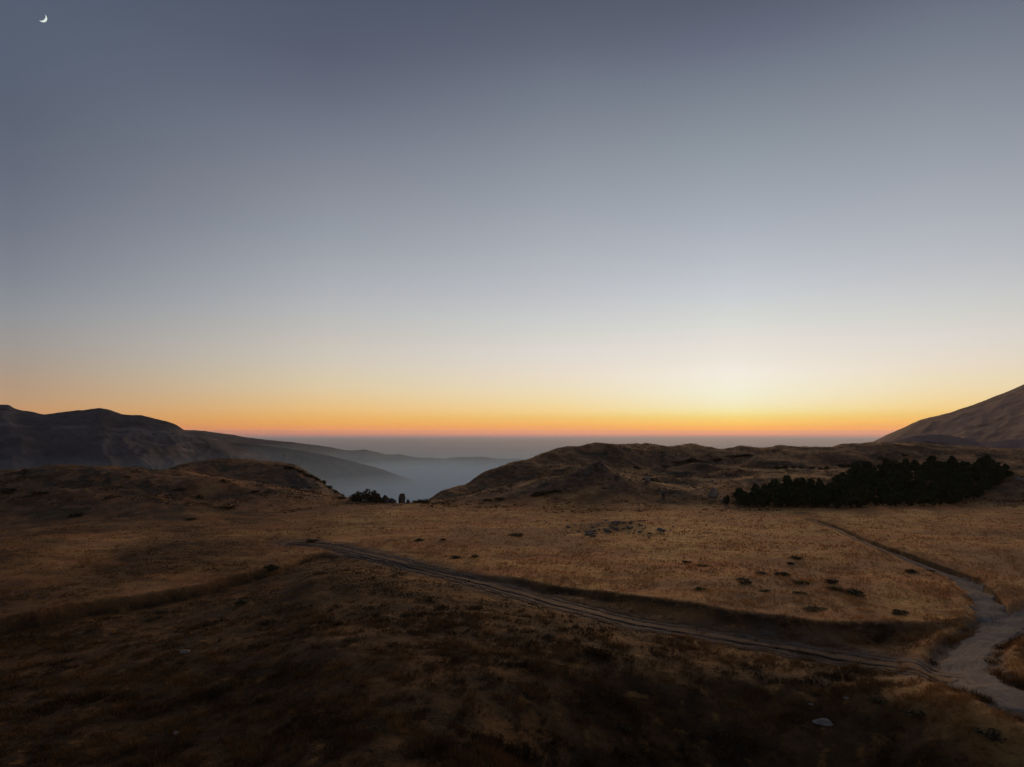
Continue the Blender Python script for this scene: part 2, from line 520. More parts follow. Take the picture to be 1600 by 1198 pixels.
def H0(X, Y):
    X, Y = np.asarray(X, float), np.asarray(Y, float)
    px, D, az, r = frame_of(X, Y)
    side = sstep(R(52), R(100), np.abs(az))
    wob = 13.0 * fbm(X, Y, 42, 3, ox=3.3)
    base = np.interp(px, PX, BASE) + wob
    da, db = smooth_px(px, PX, AD) , smooth_px(px, BDX, BD, 20)
    za = -(smooth_px(px, PX, AY) - LEVEL) / F * da
    zb = -(smooth_px(px, BX, BY, 4) - LEVEL) / F * db
    ds = 0.55 * da + 0.45 * db
    zs = np.minimum(za, zb) - 0.9 - 3.0 * sstep(690, 800, px) * (1 - sstep(1020, 1200, px)) - 2.0 * sstep(280, 330, px) * (1 - sstep(440, 500, px))
    zf = -FLAT + 0.0 * px
    dd, de = db + 170, 1350.0 + 0 * px
    zd, ze = -95 + 0 * px, -560 + 0 * px
    near = zf.copy()
    z = near

    def seg(z, d0, z0, d1, z1):
        tt = np.clip((D - d0) / np.maximum(d1 - d0, 1), 0, 1)
        v = z0 + (z1 - z0) * (tt * tt * (3 - 2 * tt))
        return np.where(D > d0, v, z)
    z = seg(z, base, zf, da, za)
    z = seg(z, da, za, ds, zs)
    z = seg(z, ds, zs, db, zb)
    z = seg(z, db, zb, dd, zd)
    z = seg(z, dd, zd, de, ze)
    hillness = sstep(-4, 25, D - base)
    # the step down from the upper field to the lower ground along the track
    sd = scarp_depth(px)
    tl = D - sd + 0.9 * fbm(X, Y, 7, 3, ox=9.0)
    hs = np.interp(px, SCX, SCH)
    width = 0.8 + 4.2 * sstep(750, 1150, px) * (1 - sstep(1380, 1500, px))
    z = z - hs * (1 - sstep(-width, 0.4, tl)) * (1 - hillness)
    # foreground swell rising again toward the viewer, broken by a hollow on the right
    z = z + 1.3 * sstep(8, 30, -tl) * (1 - hillness)
    gx, hy = 16.0, 37.0
    bend = 2.2 * fbm(X, Y, 9, 3, ox=44.0)
    z = z - 5.5 * np.exp(-(((X - gx + bend) / 16.5) ** 2 + ((Y - hy + bend) / 20.5) ** 2) ** 2.4)
    z = z + 1.0 * np.exp(-(((X + 20) / 16.0) ** 2 + ((Y - 62) / 9.0) ** 2))
    # rubble mound in mid field
    z = z + 1.25 * np.exp(-(((X - 22.5) / 9.0) ** 2 + ((Y - 152) / 7.0) ** 2) ** 1.2)
    # knolls on the middle hill
    for hp, hd, hr, hh in ((930, 229, 7, 2.4), (870, 214, 9, 1.6), (1050, 246, 12, 2.2), (1140, 262, 13, 2.6), (1000, 300, 15, 3.0), (1100, 318, 16, 3.2),
                           (1215, 330, 16, 2.6), (880, 290, 14, 2.4), (960, 350, 14, 2.0), (1290, 350, 18, 2.2), (120, 205, 16, 2.2), (330, 205, 14, 1.8),
                           (30, 178, 12, 1.5), (230, 180, 13, 1.2)):
        hx = (hp - CX) / F * hd
        z = z + hh * np.exp(-(((X - hx) / hr) ** 2 + ((Y - hd) / (hr * 0.7)) ** 2))
    # relief
    z = z + 0.9 * fbm(X, Y, 48, 3, ox=27.0) + 0.42 * fbm(X, Y, 16, 3, ox=1.0) + 0.14 * fbm(X, Y, 3.4, 3, ox=5.0)
    z = z + hillness * (1.2 * fbm(X, Y, 34, 4, ox=21.0) + 2.2 * (ridged(X * 1.0, Y * 0.6, 26, 4, ox=2.0) - 0.68) + 0.3 * fbm(X, Y, 4.0, 3, ox=23.0)) * sstep(0, 40, D - base)
    rk = rockness(X, Y, px, D)
    z = z + rk * (1.5 * (ridged(X, Y, 5.5, 4, ox=7.0) - 0.55))
    far = sstep(480, 900, D)
    z = z + far * (25 * fbm(X, Y, 240, 4, ox=11.0))
    # ground to the sides and behind: the same rolling field
    gen = -FLAT + 1.6 * fbm(X, Y, 60, 4, ox=31.0) - 540 * sstep(260, 1400, r)
    return z * (1 - side) + gen * side


def rockness(X, Y, px, D):
    ridge = sstep(425, 470, px) * (1 - sstep(545, 560, px)) * sstep(236, 262, D) * (1 - sstep(300, 330, D))
    knob = np.exp(-(((px - 935) / 38) ** 2 + ((D - 228) / 11) ** 2))
    face = 0.6 * sstep(780, 860, px) * (1 - sstep(960, 1010, px)) * sstep(200, 212, D) * (1 - sstep(224, 234, D))
    back = 0.45 * sstep(940, 1000, px) * (1 - sstep(1330, 1400, px)) * sstep(300, 350, D) * (1 - sstep(395, 430, D))
    patch = sstep(-0.12, 0.18, fbm(X, Y, 9, 3, ox=14.0))
    return np.clip(ridge + knob + face * patch + back * patch, 0, 1)


def ray_ground(px, py, hf):
    D = np.geomspace(28, 620, 5000)
    u = (px - CX) / F
    zr = -(py - LEVEL) / F * D
    h = hf(u * D, D)
    i = int(np.argmax(h >= zr))
    if h[i] < zr[i]:
        i = int(np.argmax(h - zr))
    return np.array([u * D[i], D[i], h[i]])


def path_world(pts, n=160):
    P = np.array([ray_ground(a, b, H0)[:2] for a, b in pts])
    # Catmull-Rom
    out = []
    Q = np.vstack([2 * P[0] - P[1], P, 2 * P[-1] - P[-2]])
    per = max(2, n // (len(P) - 1))
    for i in range(1, len(Q) - 2):
        for k in range(per):
            s = k / per
            p0, p1, p2, p3 = Q[i - 1], Q[i], Q[i + 1], Q[i + 2]
            out.append(0.5 * (2 * p1 + (p2 - p0) * s + (2 * p0 - 5 * p1 + 4 * p2 - p3) * s * s + (3 * p1 - p0 - 3 * p2 + p3) * s ** 3))
    out.append(P[-1])
    return np.array(out)


ROAD = path_world([(1850, 1185), (1700, 1133), (1600, 1089), (1545, 1066), (1508, 1042), (1512, 1017), (1545, 992), (1585, 968), (1640, 950), (1750, 930)], 180)
BRANCH = path_world([(1556, 984), (1549, 955), (1535, 930), (1508, 908), (1466, 890), (1415, 870), (1357, 848), (1310, 826), (1270, 811)], 160)
TRACK = path_world([(1492, 1056), (1400, 1037), (1316, 1025), (1200, 1006), (1100, 989), (1000, 972), (900, 948), (800, 921), (700, 897),
                    (650, 884), (587, 867), (540, 856), (497, 849), (455, 846)], 260)


def dist_path(X, Y, path, step=3):
    P = np.vstack([path[::step], path[-1:]])
    X, Y = np.asarray(X, float), np.asarray(Y, float)
    best = np.full(X.shape, 1e9)
    lo, hi = P.min(0) - 12, P.max(0) + 12
    sel = (X > lo[0]) & (X < hi[0]) & (Y > lo[1]) & (Y < hi[1])
    if not sel.any():
        return best
    x, y = X[sel], Y[sel]
    b = np.full(x.shape, 1e9)
    for i in range(len(P) - 1):
        a, d = P[i], P[i + 1] - P[i]
        L = max(float(d @ d), 1e-9)
        tt = np.clip(((x - a[0]) * d[0] + (y - a[1]) * d[1]) / L, 0, 1)
        b = np.minimum(b, np.hypot(x - a[0] - tt * d[0], y - a[1] - tt * d[1]))
    best[sel] = b
    return best


def side_path(X, Y, path, step=3):
    """distance to the path where (X, Y) lies on its right-hand side walking away, else -1"""
    P = np.vstack([path[::step], path[-1:]])
    X, Y = np.asarray(X, float), np.asarray(Y, float)
    out = np.full(X.shape, -1.0)
    lo, hi = P.min(0) - 14, P.max(0) + 14
    sel = (X > lo[0]) & (X < hi[0]) & (Y > lo[1]) & (Y < hi[1])
    if not sel.any():
        return out
    x, y = X[sel], Y[sel]
    b, sg = np.full(x.shape, 1e9), np.full(x.shape, -1.0)
    for i in range(len(P) - 1):
        a, d = P[i], P[i + 1] - P[i]
        L = max(float(d @ d), 1e-9)
        tr = ((x - a[0]) * d[0] + (y - a[1]) * d[1]) / L
        tt = np.clip(tr, 0, 1)
        q = np.hypot(x - a[0] - tt * d[0], y - a[1] - tt * d[1])
        cr = d[1] * (x - a[0]) - d[0] * (y - a[1])
        m = q < b
        b = np.where(m, q, b)
        end = ((i == 0) & (tr < 0)) | ((i == len(P) - 2) & (tr > 1))
        sg = np.where(m, np.where((cr > 0) & ~end, 1.0, -1.0), sg)
    out[sel] = np.where(sg > 0, b, -1.0)
    return out


def H(X, Y):
    z = H0(X, Y)
    d1 = np.minimum(dist_path(X, Y, ROAD), dist_path(X, Y, BRANCH) + 0.9)
    d2 = dist_path(X, Y, TRACK)
    # the road lies in a shallow cut with low verges
    z = z - 0.34 * (1 - sstep(2.2, 3.6, d1)) + 0.24 * np.exp(-((d1 - 3.9) / 0.8) ** 2)
    ds = side_path(X, Y, BRANCH)
    clear = sstep(3.0, 9.0, dist_path(X, Y, ROAD))
    z = z + 0.65 * sstep(0.9, 1.4, ds) * (1 - sstep(1.9, 11, ds)) * clear * (1 - 0.35 * sstep(100, 150, Y))
    z = z - 0.16 * (1 - sstep(2.2, 4.0, d2))
    return z


def ground_at(px, py):
    return ray_ground(px, py, H)


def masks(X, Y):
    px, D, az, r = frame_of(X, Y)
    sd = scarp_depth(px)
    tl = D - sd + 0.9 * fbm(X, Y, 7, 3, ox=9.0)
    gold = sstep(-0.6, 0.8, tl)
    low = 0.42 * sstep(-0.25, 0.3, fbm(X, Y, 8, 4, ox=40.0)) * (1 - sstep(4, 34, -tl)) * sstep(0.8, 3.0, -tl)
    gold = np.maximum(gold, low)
    gold = np.maximum(gold, 0.75 * sstep(900, 1500, px) * (1 - sstep(2, 9, dist_path(X, Y, ROAD))) * sstep(2.4, 3.4, dist_path(X, Y, ROAD)))
    gold = np.maximum(gold, 0.24 * (1 - sstep(250, 750, px)) * sstep(-0.4, 0.4, fbm(X, Y, 6, 4, ox=47.0)) * sstep(2, 6, -tl))
    ds = side_path(X, Y, BRANCH)
    gold = gold * (1 - 0.9 * sstep(0.55, 0.8, ds) * (1 - sstep(1.45, 1.8, ds + 0.2 * sstep(90, 140, Y))))  # shade on the bank beside the branch, painted as a darker ground strip
    left = 1 - sstep(250, 800, px)
    gold = gold * (1 - 0.95 * left * sstep(-0.75, 0.35, fbm(X, Y, 22, 4, ox=52.0)))
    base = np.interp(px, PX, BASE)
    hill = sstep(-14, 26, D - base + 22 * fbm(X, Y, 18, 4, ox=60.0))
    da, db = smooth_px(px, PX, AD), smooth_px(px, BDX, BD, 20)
    rim_light = np.exp(-((D - da + 1.5) / 4.0) ** 2) + 0.6 * np.exp(-((D - db + 2) / 6.0) ** 2)  # rim light along the ridge tops, painted in as golden ground colour
    hill = hill * (1 - 0.75 * np.clip(rim_light, 0, 1) * sstep(-0.35, 0.2, fbm(X, Y, 14, 3, ox=61.0)))
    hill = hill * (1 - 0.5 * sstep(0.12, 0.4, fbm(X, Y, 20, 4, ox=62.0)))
    rub = np.exp(-(((X - 22.5) / 8.5) ** 2 + ((Y - 152) / 6.5) ** 2) ** 1.3) * sstep(-0.35, 0.15, fbm(X, Y, 2.6, 3, ox=70.0))
    rock = np.clip(rockness(X, Y, px, D) * sstep(-0.5, 0.1, fbm(X, Y, 4, 3, ox=71.0)) + 0.75 * rub, 0, 1)
    dtr = dist_path(X, Y, TRACK)
    dirt = np.maximum(0.55 * (1 - sstep(2.2, 5.2, dtr + 1.4 * fbm(X, Y, 2.5, 3, ox=80.0))),
                      0.8 * (1 - sstep(2.2, 3.6, dist_path(X, Y, ROAD))))
    return gold, hill, rock, dirt


# ------------------------------------------------------------------ ground sheet (polar, fine toward the view)
az = np.concatenate([np.arange(-50, 50, 0.125), np.arange(50, 310, 2.0)])
azr = np.radians(az)
rad = np.concatenate([[0.5, 4, 9, 14, 19, 24], np.geomspace(28, 520, 500), np.geomspace(540, 2600, 40)])
RR, AA = np.meshgrid(rad, azr, indexing='ij')
GX, GY = RR * np.sin(AA), RR * np.cos(AA)
GZ = H(GX, GY)
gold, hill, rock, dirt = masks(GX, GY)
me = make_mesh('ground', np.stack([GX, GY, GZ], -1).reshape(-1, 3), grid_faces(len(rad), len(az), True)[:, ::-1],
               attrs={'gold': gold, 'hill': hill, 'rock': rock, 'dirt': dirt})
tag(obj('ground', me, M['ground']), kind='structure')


# ------------------------------------------------------------------ roads
def strip(name, path, halfw, mat, lift, prof, jitter=0.25, m=11):
    d = np.gradient(path, axis=0)
    d /= np.linalg.norm(d, axis=1)[:, None] + 1e-9
    nrm = np.stack([d[:, 1], -d[:, 0]], -1)
    s = np.concatenate([[0], np.cumsum(np.linalg.norm(np.diff(path, axis=0), axis=1))])
    hw = np.interp(np.linspace(0, 1, len(path)), np.linspace(0, 1, len(halfw)), halfw)
    V = []
    for k in range(m):
        c = -1 + 2 * k / (m - 1)
        e = hw * (1 + jitter * (noise(s * 0.45 + (3 if c < 0 else 90), s * 0.0 + 0.3) + 0.6 * noise(s * 1.4 + (13 if c < 0 else 70), s * 0.0 + 0.7)))
        p = path + nrm * (c * e)[:, None]
        z = H(p[:, 0], p[:, 1]) + lift + prof(c)
        if k in (0, m - 1):
            z = z - 0.14
        V.append(np.stack([p[:, 0], p[:, 1], z], -1))
    V = np.stack(V, 1).reshape(-1, 3)
    ac = np.tile(np.linspace(-1, 1, m)[None, :], (len(path), 1)) * hw[:, None]
    al = np.tile(s[:, None], (1, m))
    return tag(obj(name, make_mesh(name, V, grid_faces(len(path), m), True, {'across': ac, 'along': al}), mat), kind='structure')


strip('gravel_road', ROAD, [1.9, 1.9, 1.85, 1.9, 1.9, 1.8, 1.8, 1.8], M['road'], 0.05, lambda c: 0.05 * (1 - c * c) - 0.03 * math.exp(-((abs(c) - 0.5) / 0.15) ** 2))
strip('side_road', BRANCH, [1.9, 1.7, 1.35, 1.0, 0.6, 0.32, 0.2, 0.12], M['road'], 0.056, lambda c: 0.03 * (1 - c * c), 0.45)
strip('dirt_track', TRACK, [1.8, 2.5, 3.0, 3.2, 3.1, 2.7, 2.3, 2.0, 1.3], M['track'], 0.07,
      lambda c: -0.15 * math.exp(-((abs(c) - 0.36) / 0.10) ** 2) - 0.10 * math.exp(-((abs(c) - 0.74) / 0.09) ** 2) + 0.03, 0.25, 41)


# ------------------------------------------------------------------ far country
def loft(name, px, crest_y, crest_d, front_d, front_z, back_d, back_z, mat, amp, scale, n=140, m=500, pxpad=0, power=1.0, seed=0.0):
    xs = np.linspace(px[0], px[-1], m)
    cy_ = smooth_px(xs, px, crest_y, 3) + (1.6 if mat is M['far_slope'] else 1.2) * fbm(xs, xs * 0 + seed, 22.0, 5, 0.6, ox=seed)
    cd = np.interp(xs, px, crest_d)
    cz = -(cy_ - LEVEL) / F * cd
    fd, bd = np.interp(xs, px, front_d), np.interp(xs, px, back_d)
    tt = np.concatenate([np.linspace(-1, 0, n), np.linspace(0, 1, n // 3)[1:]])
    V = []
    for q in tt:
        if q <= 0:
            D = cd + (fd - cd) * (-q)
            k = (-q) ** power
            z = cz + (front_z - cz) * k
        else:
            D = cd + (bd - cd) * q
            z = cz + (back_z - cz) * q ** 1.2
        X = (xs - CX) / F * D
        env = sstep(0, 0.18, abs(q)) * 0.9 + 0.1
        # spurs run down the slope: noise stretched along the fall line
        nn = ridged(xs * cd.mean() / F, D * 0.42, scale, 5, ox=seed) - 0.62
        n2 = fbm(X, D, scale * 2.2, 4, ox=seed + 4)
        z = z + amp * env * (1.1 * nn + 0.7 * n2) + amp * 0.05 * fbm(X, D, scale * 0.12, 3, ox=seed)
        V.append(np.stack([X, D, z], -1))
    V = np.stack(V, 0)
    me = make_mesh(name, V.reshape(-1, 3), grid_faces(len(tt), m)[:, ::-1])
    return tag(obj(name, me, mat), kind='structure')


A = np.array
# the slope rising out of the frame on the right
loft('mountain_slope', A([1230, 1300, 1340, 1360, 1400, 1440, 1480, 1510, 1550, 1600, 1700, 1800, 1950, 2200, 2600.]),
     A([745, 715, 699, 691, 672, 655, 645, 635, 620, 600, 562, 540, 536, 575, 650.]),
     A([1250.] * 15), A([560.] * 15), -75.0, A([2300.] * 15), -520.0, M['near_mountain'], 11.0, 170.0, n=150, m=420, seed=2.0)
loft('mountain_spur', A([1320, 1350, 1390, 1430, 1470, 1500, 1530, 1560, 1600, 1680, 1780, 1900, 2050.]),
     A([712, 698, 688, 679, 677, 682, 690, 688, 684, 690, 700, 720, 760.]),
     A([820.] * 13), A([500.] * 13), -85.0, A([1000.] * 13), -60.0, M['near_mountain'], 7.0, 60.0, n=90, m=300, seed=31.0)
# long mountain on the left
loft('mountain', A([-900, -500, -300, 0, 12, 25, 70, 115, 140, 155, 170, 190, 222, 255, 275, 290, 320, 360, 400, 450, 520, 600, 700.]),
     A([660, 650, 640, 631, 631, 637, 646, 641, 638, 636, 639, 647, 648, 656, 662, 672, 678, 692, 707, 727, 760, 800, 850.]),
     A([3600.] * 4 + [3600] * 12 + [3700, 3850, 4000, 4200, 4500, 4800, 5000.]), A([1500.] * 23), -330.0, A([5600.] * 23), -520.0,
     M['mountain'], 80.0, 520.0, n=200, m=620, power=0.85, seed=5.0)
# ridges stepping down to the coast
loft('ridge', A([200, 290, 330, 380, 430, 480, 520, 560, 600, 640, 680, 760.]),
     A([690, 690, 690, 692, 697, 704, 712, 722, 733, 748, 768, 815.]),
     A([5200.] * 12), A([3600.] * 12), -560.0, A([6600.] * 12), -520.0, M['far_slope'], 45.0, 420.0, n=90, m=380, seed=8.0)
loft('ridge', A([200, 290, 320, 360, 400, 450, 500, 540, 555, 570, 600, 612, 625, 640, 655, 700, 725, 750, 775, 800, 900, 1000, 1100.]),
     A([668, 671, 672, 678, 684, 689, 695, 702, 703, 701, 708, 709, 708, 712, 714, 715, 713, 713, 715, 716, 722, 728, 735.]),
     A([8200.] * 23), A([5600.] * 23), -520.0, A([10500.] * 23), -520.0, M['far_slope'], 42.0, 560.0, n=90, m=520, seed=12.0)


def disc(name, radius, z, mat, n=256, rings=60, bumps=0.0):
    rr = np.concatenate([[1.0], np.geomspace(200, radius, rings)])
    a = np.linspace(0, 2 * np.pi, n, endpoint=False)
    r2, a2 = np.meshgrid(rr, a, indexing='ij')
    X, Y = r2 * np.sin(a2), r2 * np.cos(a2)
    Z = np.full(X.shape, z)
    if bumps:
        Z = Z + bumps * (fbm(X, Y, 1800, 4, ox=90.0) + 0.3)
        Z = Z - 60 * sstep(0.93, 1.0, r2 / radius + 0.1 * fbm(X, Y, 2500, 3, ox=91.0))
    me = make_mesh(name, np.stack([X, Y, Z], -1).reshape(-1, 3), grid_faces(len(rr), n, True)[:, ::-1])
    return tag(obj(name, me, mat), kind='structure')


SEA_Z = -500.0
disc('sea', SEA_R, SEA_Z, M['sea'])
disc('valley', 12500.0, SEA_Z + 12, M['valley'], 512, 120, 30.0)


# ------------------------------------------------------------------ air
def air(name, x0, x1, y0, y1, z0, z1, density, colour, g):
    V = [(x, y, z) for x in (x0, x1) for y in (y0, y1) for z in (z0, z1)]
    Fc = [(0, 1, 3, 2), (4, 6, 7, 5), (0, 4, 5, 1), (2, 3, 7, 6), (0, 2, 6, 4), (1, 5, 7, 3)]
    m = bpy.data.materials.new(name)
    m.use_nodes = True
    n = m.node_tree.nodes
    n.remove(n['Principled BSDF'])
    v = n.new('ShaderNodeVolumePrincipled')
    v.inputs['Color'].default_value = colour + (1,)
    v.inputs['Density'].default_value = density
    v.inputs['Anisotropy'].default_value = g
    m.node_tree.links.new(v.outputs[0], n['Material Output'].inputs['Volume'])
    return tag(obj(name, make_mesh(name, V, Fc, False), m), kind='stuff')


hz = SEA_R * 1.02
air('haze', -hz, hz, -hz, hz, SEA_Z - 80, HAZE_TOP, HAZE, (0.82, 0.88, 1.0), 0.35)
MIST = (0.60, 0.81, 1.0)
air('valley_mist', -9010, 9010, 1500, 6300, SEA_Z - 45, -90.0, 0.8e-4, MIST, 0.1)
air('valley_mist', -9000, 9000, 700, 9000, SEA_Z - 40, -200.0, 1.2e-4, MIST, 0.1)
air('valley_mist', -8990, 8990, 710, 8600, SEA_Z - 35, -300.0, 9.0e-4, MIST, 0.1)
air('valley_mist', -8980, 8980, 720, 8500, SEA_Z - 30, -350.0, 2.0e-3, MIST, 0.1)


# ------------------------------------------------------------------ moon
def moon():
    dist = 150000.0
    d = np.array([(66 - CX) / F, 1.0, (LEVEL - 28) / F])
    c = d / np.linalg.norm(d) * dist
    rad_ = 4.7 / F * dist
    view = -c / np.linalg.norm(c)
    right = np.cross(view, [0, 0, 1.0])
    right = -right / np.linalg.norm(right)
    up = np.cross(right, view)
    up = up if up[2] > 0 else -up
    right = np.array([right[0], right[1], right[2]])
    if right[0] < 0:
        right = -right
    ax = (right * 0.80 - up * 0.60)             # toward the bright limb, lower right
    pol = np.cross(ax, view)
    V, Fc = [], []
    n, m = 28, 8
    for layer in (1.0, 0.93):
        for i in range(n + 1):
            th = math.pi * i / n
            for j in range(m + 1):
                ph = R(58) * (1 - j / m)          # from the terminator to the limb
                p = math.cos(th) * pol + math.sin(th) * (math.cos(ph) * ax + math.sin(ph) * view)
                V.append(c + rad_ * layer * p)
    b = (n + 1) * (m + 1)
    idx = lambda l, i, j: l * b + i * (m + 1) + j
    for i in range(n):
        for j in range(m):
            Fc.append((idx(0, i, j), idx(0, i, j + 1), idx(0, i + 1, j + 1), idx(0, i + 1, j)))
            Fc.append((idx(1, i, j), idx(1, i + 1, j), idx(1, i + 1, j + 1), idx(1, i, j + 1)))
        for j in (0, m):
            Fc.append((idx(0, i, j), idx(0, i + 1, j), idx(1, i + 1, j), idx(1, i, j)))
    m_ = bpy.data.materials.new('moonlight')
    m_.use_nodes = True
    nn = m_.node_tree.nodes
    nn.remove(nn['Principled BSDF'])
    e = nn.new('ShaderNodeEmission')
    e.inputs['Color'].default_value = (0.92, 1.0, 0.94, 1)
    e.inputs['Strength'].default_value = 0.8
    m_.node_tree.links.new(e.outputs[0], nn['Material Output'].inputs['Surface'])
    V = np.array(V)
    me = make_mesh('moon', V - c, Fc)
    tag(obj('moon', me, m_, loc=tuple(c)), 'thin white crescent moon high in the upper left sky', 'moon')


moon()


# ------------------------------------------------------------------ grass
def grass(name, count, d0, d1, blades, hmin, hmax, wfac, seed, spread=0.16, bias=0.45):
    rg = np.random.default_rng(seed)
    dep = rg.uniform(FLAT / d1, FLAT / d0, count * 2)
    D = FLAT / dep
    u = rg.uniform(-0.98, 0.98, count * 2)
    X, Y = u * D, D
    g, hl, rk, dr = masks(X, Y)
    clump = fbm(X, Y, 2.2, 3, ox=100.0) + 0.7 * fbm(X, Y, 9.0, 3, ox=101.0)
    px = CX + F * u
    droad = np.minimum(np.minimum(dist_path(X, Y, ROAD) + 0.15, dist_path(X, Y, BRANCH) + 0.7), np.where(rg.random(count * 2) < 0.25, 9.0, dist_path(X, Y, TRACK) - 0.4))
    keep = (rg.random(count * 2) < np.clip(bias + 1.0 * clump, 0.06 * bias, 1)) & (droad > 1.7 + 0.5 * rg.random(count * 2)) & (rk < 0.5)
    X, Y, g, clump, D, hl = X[keep], Y[keep], g[keep], clump[keep], D[keep], hl[keep]
    n = len(X)
    Z = H(X, Y) - 0.03
    hh = rg.uniform(hmin, hmax, n) * np.clip(0.8 + 0.8 * clump, 0.45, 1.5) * (0.75 + 0.25 * g)
    tone = np.clip(0.42 + 0.9 * fbm(X, Y, 5.0, 4, ox=110.0) + rg.normal(0, 0.14, n), 0, 1)
    V = np.empty((n, blades, 3, 3), np.float32)
    for b in range(blades):
        a = rg.uniform(0, 2 * np.pi, n)
        rb = rg.uniform(0.0, spread, n)
        bx, by = X + rb * np.cos(a), Y + rb * np.sin(a)
        w = wfac * D * rg.uniform(0.6, 1.3, n)
        a2 = a + rg.uniform(0.8, 2.2, n)
        lean = rg.uniform(0.1, 0.6, n) * hh
        V[:, b, 0] = np.stack([bx - w * np.cos(a2), by - w * np.sin(a2), Z], -1)
        V[:, b, 1] = np.stack([bx + w * np.cos(a2), by + w * np.sin(a2), Z], -1)
        V[:, b, 2] = np.stack([bx + lean * np.cos(a), by + lean * np.sin(a), Z + hh * rg.uniform(0.6, 1.1, n)], -1)
    rep = blades * 3
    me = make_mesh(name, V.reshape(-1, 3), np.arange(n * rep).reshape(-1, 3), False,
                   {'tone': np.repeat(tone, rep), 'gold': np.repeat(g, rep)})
    return tag(obj(name, me, M['blades']), 'dry grass and low scrub covering the field and foreground', 'grass', kind='stuff')


grass('dry_grass', 150000, 36, 205, 5, 0.16, 0.42, 0.00042, 5)
grass('grass_clumps', 15000, 36, 78, 22, 0.30, 0.75, 0.00040, 6, 0.42, 0.2)


def hill_scrub(count, seed):
    rg = np.random.default_rng(seed)
    n = count * 3
    px = rg.uniform(-160, 1760, n)
    D = rg.uniform(176, 410, n)
    X, Y = (px - CX) / F * D, D
    base = np.interp(px, PX, BASE)
    veg = fbm(X, Y, 9, 4, ox=120.0) + 0.6 * fbm(X, Y, 30, 3, ox=121.0)
    keep = (D > base - 6) & (rg.random(n) < np.clip(0.22 + 1.3 * veg, 0.03, 1))
    X, Y, D, veg = X[keep][:count], Y[keep][:count], D[keep][:count], veg[keep][:count]
    n = len(X)
    Z = H(X, Y) - 0.05
    tone = np.clip(0.42 - 0.6 * veg + rg.normal(0, 0.2, n), 0.10, 1)
    g = np.clip(0.22 - 0.8 * veg + rg.normal(0, 0.18, n), 0, 0.7)
    hh = rg.uniform(0.12, 0.42, n)
    blades = 6
    V = np.empty((n, blades, 3, 3), np.float32)
    for b in range(blades):
        a = rg.uniform(0, 2 * np.pi, n)
        rb = rg.uniform(0.0, 0.5, n)
        bx, by = X + rb * np.cos(a), Y + rb * np.sin(a)
        w = rg.uniform(0.08, 0.22, n)
        a2 = a + rg.uniform(0.8, 2.2, n)
        lean = rg.uniform(0.2, 0.9, n) * hh
        V[:, b, 0] = np.stack([bx - w * np.cos(a2), by - w * np.sin(a2), Z], -1)
        V[:, b, 1] = np.stack([bx + w * np.cos(a2), by + w * np.sin(a2), Z], -1)
        V[:, b, 2] = np.stack([bx + lean * np.cos(a), by + lean * np.sin(a), Z + hh * rg.uniform(0.6, 1.1, n)], -1)
    me = make_mesh('hill_scrub', V.reshape(-1, 3), np.arange(n * 18).reshape(-1, 3), False,
                   {'tone': np.repeat(tone, 18), 'gold': np.repeat(g, 18)})
    tag(obj('hill_scrub', me, M['blades']), 'dry scrub and grass tufts over the hill slopes', 'scrub', kind='stuff')


hill_scrub(42000, 9)

# ------------------------------------------------------------------ stones
def ico(sub):
    import bmesh
    bm = bmesh.new()
    bmesh.ops.create_icosphere(bm, subdivisions=sub, radius=1.0)
    V = np.array([v.co[:] for v in bm.verts])
    Fc = np.array([[v.index for v in f.verts] for f in bm.faces])
    bm.free()
    return V, Fc


def stone_mesh(seed, block=0.5, sub=3):
    rg = np.random.default_rng(seed)
    V, Fc = ico(sub)
    V = V.copy()
    for k in range(9):                            # cut flat faces into it
        n = rg.normal(size=3)
        n[2] *= 0.8
        n /= np.linalg.norm(n)
        lim = rg.uniform(0.62, 0.92) - 0.12 * block
        d = V @ n
        V = V - np.outer(np.maximum(d - lim, 0) * 0.94, n)
    V += 0.10 * np.stack([fbm(V[:, 0] * 2 + V[:, 2] + seed, V[:, 1] * 2 - V[:, 2], 1.0, 3, ox=float(i)) for i in range(3)], -1)
    lo, hi = V.min(0), V.max(0)
    V = (V - (lo + hi) / 2) / (hi - lo)
    V[:, 2] += 0.5 - 0.16                         # origin at the ground line, a little sunk
    return make_mesh('stone', V, Fc, False)


STONES = [stone_mesh(100 + i, 0.5 + 0.1 * i) for i in range(6)]


def stone(name, px, py, wpx, hpx, mat, label, cat, group=None, depth=None, proto=None, rz=None):
    if depth is None:
        p = ground_at(px, py)
    else:
        x = (px - CX) / F * depth
        p = np.array([x, depth, float(H(np.array([x]), np.array([depth]))[0])])
    w, h = wpx / F * p[1], hpx / F * p[1] * 1.2
    if depth is not None:                         # outcrops sit deep in the ground
        p[2] -= 0.22 * h
        h *= 1.25
    src = STONES[random.randrange(6) if proto is None else proto]
    me = src.copy()
    me.materials.clear()
    me.materials.append(mat)
    o = obj(name, me, None, None, tuple(p), random.uniform(-0.5, 0.5) if rz is None else rz, (w, w * 0.6, h))
    return tag(o, label, cat, group)


